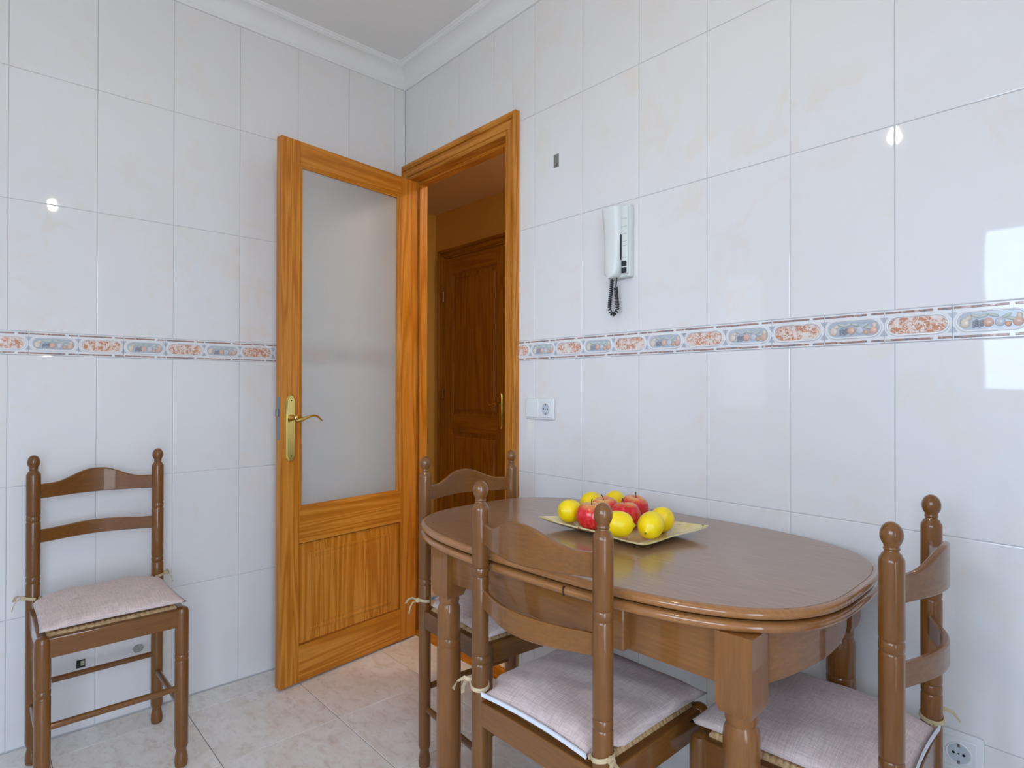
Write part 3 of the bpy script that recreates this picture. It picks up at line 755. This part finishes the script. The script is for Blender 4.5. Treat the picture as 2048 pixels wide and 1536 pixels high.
# ------------------------------------------------------------------ table
TZ = .752
table = thing('dining_table', 'brown wooden extending table with rounded ends and turned legs', 'table', (-.343, -1.470, 0), .036)
TA, TB, TN, TM = .3170, .513, 3.22, 2.94
def outline(off, n=128):
    base = []
    for k in range(n):
        a = 2*PI*k/n; c, s = math.cos(a), math.sin(a); lo, hi = 0, 1
        for _ in range(30):
            m_ = (lo+hi)/2
            if abs(m_*c/TA)**TN+abs(m_*s/TB)**TM < 1: lo = m_
            else: hi = m_
        base.append(Vector((lo*c, lo*s)))
    out = []
    for k in range(n):
        t = base[(k+1) % n]-base[k-1]; nn = Vector((t.y, -t.x)).normalized(); out.append(base[k]+nn*off)
    return out
def loft(levels, caps=True):
    bm = B(); prev = None; first = None
    for off, z in levels:
        ring = [bm.verts.new((p.x, p.y, z)) for p in outline(off)]
        if prev:
            n = len(ring)
            for k in range(n): bm.faces.new((prev[k], prev[(k+1) % n], ring[(k+1) % n], ring[k]))
        else: first = ring
        prev = ring
    if caps: bm.faces.new(first); bm.faces.new(prev)
    else:
        n = len(first)
        for k in range(n): bm.faces.new((prev[k], prev[(k+1) % n], first[(k+1) % n], first[k]))
    return bm
top = part('tabletop', loft([(-.004, TZ-.017), (-.0005, TZ-.017), (-.0005, TZ)]), TOPW, table, 30)
def rim(zt, zb):
    h = zt-zb
    return loft([(0, zt-.0003), (.004, zt-.0008), (.0075, zt-.003), (.0098, zt-.006), (.0104, zt-h/2), (.0098, zb+.005), (.0070, zb+.002), (.003, zb+.0003), (0, zb)], False)
part('edge_band', rim(TZ, TZ-.0175), RIMW, top, 50)
low = part('lower_leaf', loft([(-.004, TZ-.0385), (-.0005, TZ-.0385), (-.0005, TZ-.0205)]), TABW['y'], table, 30)
part('edge_band', rim(TZ-.0205, TZ-.0385), RIMW, low, 50)
bm = B(); box(bm, -.21, .21, -.38, .38, TZ-.022, TZ-.0165); part('felt_pad', bm, plain('dark_felt', srgb(52, 36, 26), .9), table)
LX, LY, LO, LB = .240, .371, -.042, .030
AZ0, AZ1 = .622, TZ-.0385
for sx in (-1, 1):
    for sy in (-1, 1):
        cx, cy = sx*LX, LO+sy*LY
        bm = B()
        # square block with chamfered foot running into the turning
        q = LB
        lv = [(q, AZ1), (q, .608), (q*.98, .599), (q*.84, .586)]
        prev = None
        for r, z in lv:
            ring = [bm.verts.new((cx+a*r, cy+b*r, z)) for a, b in ((-1, -1), (1, -1), (1, 1), (-1, 1))]
            if prev:
                for k in range(4): bm.faces.new((prev[k], prev[(k+1) % 4], ring[(k+1) % 4], ring[k]))
            else: bm.faces.new(ring)
            prev = ring
        bm.faces.new(prev)
        R = .0285
        prof = [(R*.3, 0), (R*.75, .001), (R*.9, .02), (R*.8, .05), (R*.95, .075), (R*1.06, .09), (R*1.06, .30)]
        prof += [(R*1.03, .462), (R*.95, .465), (R*1.0, .469), (R*1.01, .475), (R*1.0, .481), (R*.94, .484), (R*1.0, .487), (R*.99, .530), (R*1.0, .545), (R*.96, .556), (R*.86, .563), (R*.82, .567), (R*.86, .570), (R*.90, .574), (R*.88, .580), (R*.88, .600)]
        lathe(bm, prof, (cx, cy), 28); part('leg', bm, TABW['z'], table, 35)
for sx in (-1, 1):
    bm = B(); box(bm, sx*(LX+.004)-.010, sx*(LX+.004)+.010, LO-LY+LB*.9, LO+LY-LB*.9, AZ0, AZ1, .002); part('apron', bm, TABW['y'], table)
for sy in (-1, 1):      # bowed end aprons
    bm = B(); rows = []
    for k in range(17):
        t = k/16; x = -LX+LB*.6+(2*LX-LB*1.2)*t; y = LO+sy*(LY+.004+.045*math.sin(PI*t)**.8)
        rows.append([bm.verts.new((x, y+d, z)) for d, z in ((-.009, AZ0), (.009, AZ0), (.009, AZ1), (-.009, AZ1))])
    for a, b in zip(rows, rows[1:]):
        for q in range(4): bm.faces.new((a[q], a[(q+1) % 4], b[(q+1) % 4], b[q]))
    bm.faces.new(rows[0]); bm.faces.new(rows[-1]); part('apron', bm, TABW['x'], table)
bm = B(); box(bm, -LX-.036, -LX-.010, -.213, .145, .624, .706, .006, 3); part('drawer_front', bm, TABW['y'], table)
for y in (.090, -.115):
    bm = B(); o_ = min(outline(.0116), key=lambda p: abs(p.y-y)+(1 if p.x > 0 else 0))
    box(bm, o_.x-.0002, o_.x+.012, y-.0012, y+.0012, TZ-.0375, TZ-.0215, .0004, 1); part('leaf_joint', bm, plain('dark_joint', srgb(60, 34, 18), .5), low)

# ------------------------------------------------------------------ fruit plate
PC = Vector((-.318, -1.466, TZ+.0008))
plate = thing('fruit_plate', 'cream floral glass plate with pointed upturned corners holding the fruit', 'plate', PC, 0)
bm = B(); NR, NA = 14, 96; rings = []
tips = [(math.radians(-56.5), .200), (math.radians(-128), .172), (math.radians(123.5), .203), (math.radians(40), .185)]
def prad(a):
    best = None
    pts = sorted((t % (2*PI), r) for t, r in tips)
    a = a % (2*PI)
    for q in range(4):
        t0, r0 = pts[q]; t1, r1 = pts[(q+1) % 4]
        if q == 3: t1 += 2*PI
        aa = a if a >= t0 else a+2*PI
        if t0 <= aa <= t1:
            p0 = Vector((r0*math.cos(t0), r0*math.sin(t0))); p1 = Vector((r1*math.cos(t1), r1*math.sin(t1)))
            d = Vector((math.cos(aa), math.sin(aa))); e = p1-p0
            den = d.x*e.y-d.y*e.x; r = (p0.x*e.y-p0.y*e.x)/den
            f = (aa-t0)/(t1-t0); return r*(1-.05*math.sin(PI*f)), f
    return .15, .5
ang_pts = [2*PI*k/NA for k in range(NA)]
def plate_pt(rr, a, dz):
    r, f = prad(a); tip = abs(f-.5)*2
    m_ = rr
    fr_ = max(0, math.cos(a-math.radians(-128)))**6
    bk_ = max(0, math.cos(a-math.radians(40)))**3
    rise = .0155*(1-.5*fr_-.6*bk_)*max(0, m_-.55)**1.6/.45**1.6*(1 + .45*tip**4)
    return Vector((r*m_*math.cos(a), r*m_*math.sin(a), .001+rise+dz))
for surf, dz in ((0, .0035), (1, 0)):
    c0 = bm.verts.new((0, 0, .001+dz)); prev = None
    for i in range(1, NR+1):
        ring = [bm.verts.new(plate_pt(i/NR, a, dz)) for a in ang_pts]
        for k in range(NA):
            j = (k+1) % NA
            if prev: bm.faces.new((prev[k], prev[j], ring[j], ring[k]))
            else: bm.faces.new((c0, ring[k], ring[j]))
        prev = ring
    rings.append(prev)
for k in range(NA): j = (k+1) % NA; bm.faces.new((rings[0][k], rings[0][j], rings[1][j], rings[1][k]))
part('dish', bm, PLATE, plate, 60)
def lemon():
    t = thing('lemon', 'x', 'lemon', group='lemons on the plate')
    bm = B(); prof = []; N = 18
    for k in range(N+1):
        s = k/N; z = -.037+.074*s
        r = .0285*max(0, 1-abs((z)/.0335)**2.3)**.5 if abs(z) < .0335 else 0
        nub = .0065*max(0, 1-((abs(z)-.031)/.006)**2)**.5 if abs(abs(z)-.031) < .006 else 0
        prof.append((max(r, nub, .0012), z))
    lathe(bm, prof, n=28, axis='x'); b = part('fruit', bm, LEMON, t, 60)
    bm = B(); lathe(bm, [(.0005, .0362), (.0026, .0368), (.0022, .0382), (.0004, .0386)], n=10, axis='x'); e = part('stem_end', bm, LEMONEND, t, 60)
    return t
def apple():
    t = thing('apple', 'x', 'apple', group='apples on the plate')
    bm = B(); prof = []
    for k in range(23):
        a = -PI/2+PI*k/22; r = .0362*math.cos(a)**.85 if math.cos(a) > 1e-6 else 0
        z = .0335*math.sin(a)
        if a > 0: r *= 1+.03*math.sin(a)
        else: r *= 1-.10*math.sin(-a)
        dip = .010*math.exp(-(r/.011)**2) if a > .5 else (.006*math.exp(-(r/.010)**2) if a < -.5 else 0)
        prof.append((max(r, .0006), z-dip if a > 0 else z+dip))
    lathe(bm, prof, n=32); part('fruit', bm, APPLE, t, 70)
    bm = B(); tube(bm, [(0, 0, .020), (.001, 0, .028), (.003, .001, .035), (.006, .001, .040)], .0011, 7, taper=[1, .9, .9, 1.4]); part('stem', bm, STEM, t)
    return t
lem0, app0 = lemon(), apple()
def lift(x, y):
    d = Vector((x, y))-PC.xy; a = math.atan2(d.y, d.x); r, f = prad(a)
    return plate_pt(min(1, (d.length+.009)/r), a, 0).z-.001
def nearer(x, y): return (CAM.x+(x-CAM.x)*.982, CAM.y+(y-CAM.y)*.982)
lemons = [((-.354, -1.333), .1, .15, 'lemon at the far left of the plate, left of the front apple'), ((-.244, -1.312), .2, .1, 'lemon half hidden behind the two left apples'),
          ((-.176, -1.336), .6, 0, 'rearmost lemon, nearest the tiled wall'), ((-.397, -1.518), -.75, .1, 'lemon at the front of the plate, right of the chair post'),
          ((-.330, -1.557), -2.85, .3, 'lemon with its green stem end turned to the camera'), ((-.246, -1.530), 1.0, .6, 'lemon at the far right of the plate')]
apples = [((-.353, -1.401), .3, (.05, -.05), 'red apple at the front left with an upright stem'), ((-.272, -1.378), 2.5, (-.1, .1), 'red apple mostly hidden behind the chair post finial'),
          ((-.284, -1.452), 1.8, (.1, .1), 'red apple in the middle of the plate behind the front lemon'), ((-.206, -1.421), .9, (.15, -.1), 'red apple at the back right in front of the wall')]
for i, ((x, y), rz, tilt, lab) in enumerate(lemons):
    o = lem0 if i == 0 else copy_tree(lem0); o['label'] = lab; x, y = nearer(x, y)
    rr = (Vector((x, y))-PC.xy).length
    o.location = (x, y, TZ+.0053+.0295+lift(x, y)); o.rotation_euler = (0, tilt, rz)
for i, ((x, y), rz, tl, lab) in enumerate(apples):
    o = app0 if i == 0 else copy_tree(app0); o['label'] = lab; x, y = nearer(x, y)
    o.location = (x, y, TZ+.0053+.0335+lift(x, y)); o.rotation_euler = (tl[0], tl[1], rz)

# ------------------------------------------------------------------ intercom phone on the right wall (u along -y, out = -x)
ph = thing('intercom_phone', 'white wall intercom with handset and black coiled cord', 'telephone', (0, -1.217, 1.43))
def P3(u, v, t): return (-t, -u, v)      # u to the right in the photo, v up, t out of the wall
bm = B(); box(bm, -.024, -.0005, -.054, .028, 0, .218, .006, 3); part('base', bm, IVORY, ph)
bm = B(); box(bm, -.034, -.02, -.0525, -.030, .008, .213, .005, 3); kp = part('key_strip', bm, IVORY, ph)
for z in (.172, .148, .126, .104, .092, .056):
    bm = B(); box(bm, -.0346, -.033, -.051, -.032, z, z+.0012); part('groove', bm, plain('grey_groove', srgb(176, 182, 184), .6), kp)
for z in (.030, .010):
    bm = B(); box(bm, -.0375, -.032, -.0505, -.0335, z, z+.0165, .002, 2); part('button', bm, BLACKP, ph)
bm = B(); rows = []
for k in range(21):
    t = k/20; v = -.002+.212*t
    wl = .004+.046*min(1, t/.10)**.5 - .004*math.sin(PI*t) if t < 1 else .046
    wl = .031-.010*(1-t)**2 if t > .12 else .0235-.020*(1-math.sqrt(max(0.0, 1-((.12-t)/.12)**2)))
    wr = .022+.006*t if t > .12 else .0227-.020*(1-math.sqrt(max(0.0, 1-((.12-t)/.12)**2)))
    d = .056-.010*math.sin(PI*t)
    u0, u1 = -wl-.001, wr+.004
    uc, hwid = (u0+u1)/2, (u1-u0)/2
    rows.append([bm.verts.new(P3(uc+a*hwid, v, b)) for a, b in ((-1, .026), (-1, d*.72), (-.86, d*.93), (-.6, d), (.5, d), (.8, d*.92), (1, d*.72), (1, .026))])
for a, b in zip(rows, rows[1:]):
    for q in range(8): bm.faces.new((a[q], a[(q+1) % 8], b[(q+1) % 8], b[q]))
bm.faces.new(rows[0]); bm.faces.new(rows[-1]); part('handset', bm, IVORY, ph, 45)
bm = B(); prism(bm, [(.022, .05), (.0305, .052), (.0320, .07), (.031, .12), (.027, .14)], P3, .023, .0352); part('cradle_gap', bm, BLACKP, ph)
bm = B(); path = []
def cordp(s):   # U-shaped centre line
    L1 = .085
    if s < .4: q = s/.4; return Vector((-.030, 0, 0))+Vector((-.022+0*q-.010*q, -.004-q*L1, .03))+Vector((.030, 0, 0))
    if s < .6: q = (s-.4)/.2; a = PI+PI*q; return Vector((-.017+.015*math.cos(a), -.004-L1+.020*math.sin(a), .030))
    q = (s-.6)/.4; return Vector((-.002-.006*q, -.004-L1+q*(L1-.024), .03))
NH = 34*10
for k in range(NH+1):
    s = k/NH; p0 = cordp(s); p1 = cordp(min(1, s+.004)); p2 = cordp(max(0, s-.004))
    t = (p1-p2).normalized(); n = Vector((t.y, -t.x, 0)); b = Vector((0, 0, 1)); a = 2*PI*34*s
    c = p0+(n*math.cos(a)+b*math.sin(a))*.0050; path.append(P3(c.x+.016, c.y, c.z))
tube(bm, path, .0019, 6)
tube(bm, [P3(.008, -.028, .03), P3(.010, -.015, .03), P3(.011, -.004, .03), P3(.011, .006, .03)], .0022, 8)
tube(bm, [P3(-.006, -.006, .03), P3(-.005, .006, .03)], .0025, 8)
part('coiled_cord', bm, BLACKP, ph, 60)

# ------------------------------------------------------------------ sockets, small fixtures
def socket_face(parent, uc, vc):
    bm = B(); box(bm, -.0115, -.004, -uc-.030, -uc+.030, vc-.030, vc+.030, .003, 2); c = part('socket_cover', bm, WHITEP, parent)
    bm = B()
    ang_ = [2*PI*k/28 for k in range(28)]
    ro = [bm.verts.new(P3(uc+.0225*math.cos(a), vc+.0225*math.sin(a), .0117)) for a in ang_]
    r1 = [bm.verts.new(P3(uc+.0205*math.cos(a), vc+.0205*math.sin(a), .0128)) for a in ang_]
    r2_ = [bm.verts.new(P3(uc+.0190*math.cos(a), vc+.0190*math.sin(a), .0122)) for a in ang_]
    r3 = [bm.verts.new(P3(uc+.0188*math.cos(a), vc+.0188*math.sin(a), .0119)) for a in ang_]
    for a, b in ((ro, r1), (r1, r2_), (r2_, r3)):
        for k in range(28): bm.faces.new((a[k], a[(k+1) % 28], b[(k+1) % 28], b[k]))
    part('socket_rim', bm, WHITEP, c)
    bm = B(); lathe(bm, [(.0189, -.0119), (.0189, -.0121)], (-uc, vc), 28, axis='x'); part('socket_well', bm, plain('socket_well', srgb(196, 204, 212), .4), c)
    for u, v, r in ((-.0085, 0, .0026), (.0085, 0, .0026), (0, 0, .0016)):
        bm = B(); lathe(bm, [(r, -.0120), (r, -.0127)], (-(uc+u), vc+v), 10, axis='x'); part('pin_hole', bm, HOLE, c)
    for v in (.0165, -.0165):
        bm = B(); box(bm, -.0135, -.0118, -uc-.0022, -uc+.0022, vc+v-.003, vc+v+.003); part('earth_clip', bm, STEEL, c)
def frame(parent, w_, h_):
    bm = B(); box(bm, -.009, -.0003, -w_/2, w_/2, -h_/2, h_/2, .0045, 3); part('frame', bm, WHITEP, parent)
sw = thing('switch_and_socket', 'white double plate with rocker switch and round socket beside the doorway', 'switch', (0, -.878, 1.0245))
frame(sw, .138, .074)
bm = B(); box(bm, -.0135, -.004, .004, .064, -.030, .030, .003, 2); part('rocker', bm, WHITEP, sw)
socket_face(sw, .033, 0)
so = thing('wall_socket', 'white single wall socket low behind the right-hand chair', 'socket', (0, -2.066, .3675))
frame(so, .080, .082); socket_face(so, 0, 0)
for dx in (0, 1): pass
mp = thing('metal_clip', 'small grey metal plate stuck high beside the doorway', 'plate', (0, -.9495, 1.870))
bm = B(); box(bm, -.0022, -.0003, -.0115, .0115, -.022, .022, .0006, 1); part('backing', bm, GREYM, mp)
bm = B(); tube(bm, [(-.002, -.004, -.010), (-.006, -.004, -.013), (-.007, -.003, -.017), (-.004, -.002, -.019)], .0022, 8); part('hook', bm, STEEL, mp)
h1 = thing('wall_hook_remnant', 'dark square adhesive remnant low on the wall behind the lone chair', 'fixture', (-1.203, 0, .212))
bm = B(); box(bm, -.0115, .0115, -.003, -.0003, -.0125, .0125, .001, 1); part('backing', bm, plain('black_adhesive', srgb(22, 22, 22), .5, bump=.4, ns=150), h1)
bm = B(); box(bm, -.001, .010, -.0042, -.0028, -.006, .009, .001, 1); part('paper_scrap', bm, plain('paper_scrap', srgb(190, 186, 170), .8, bump=.4, ns=150), h1)
h2 = thing('wall_patch', 'pale grey mortar patch on the wall behind the lone chair', 'patch', (-1.045, 0, .214))
bm = B(); rp = random.Random(5); prism(bm, [(.0145*math.cos(a)*(1+.2*rp.random()), .0125*math.sin(a)*(1+.25*rp.random())) for a in [2*PI*k/14 for k in range(14)]], lambda u, v, t: (u, t, v), -.0003, -.0014)
part('mortar', bm, PATCH, h2, 0)

# ------------------------------------------------------------------ pendant lamp (above the frame; seen as two reflections in the tiles)
lamp = thing('pendant_lamp', 'small pendant lamp with a warm bulb hanging over the kitchen', 'lamp', (-1.145, -1.647, 2.065))
bm = B(); lathe(bm, [(.045, ZC-2.065), (.045, ZC-2.065-.02), (.01, ZC-2.065-.03)], n=24); part('canopy', bm, BRASS, lamp)
bm = B(); lathe(bm, [(.005, .08), (.005, ZC-2.065-.025)], n=12); part('rod', bm, BRASS, lamp)
bm = B(); lathe(bm, [(.014, .03), (.018, .04), (.018, .08), (.005, .085)], n=16); part('lamp_holder', bm, BRASS, lamp)
bm = B(); lathe(bm, [(.003, -.026), (.013, -.023), (.020, -.012), (.022, 0), (.019, .011), (.013, .022), (.012, .032)], n=20); part('bulb', bm, BULB, lamp, 60)

hlamp = thing('hall_lamp', 'round ceiling lamp in the hall beyond the doorway', 'lamp', (.62, -1.25, HZ))
bm = B(); lathe(bm, [(.11, -.0005), (.11, -.02), (.10, -.025)], n=28); part('lamp_base', bm, WHITEP, hlamp)
bm = B(); lathe(bm, [(.10, -.022), (.098, -.045), (.075, -.07), (.03, -.083), (.002, -.085)], n=28); part('lamp_shade', bm, emit('hall_lamp_glow', (1, .88, .62, 1), 46), hlamp, 60)
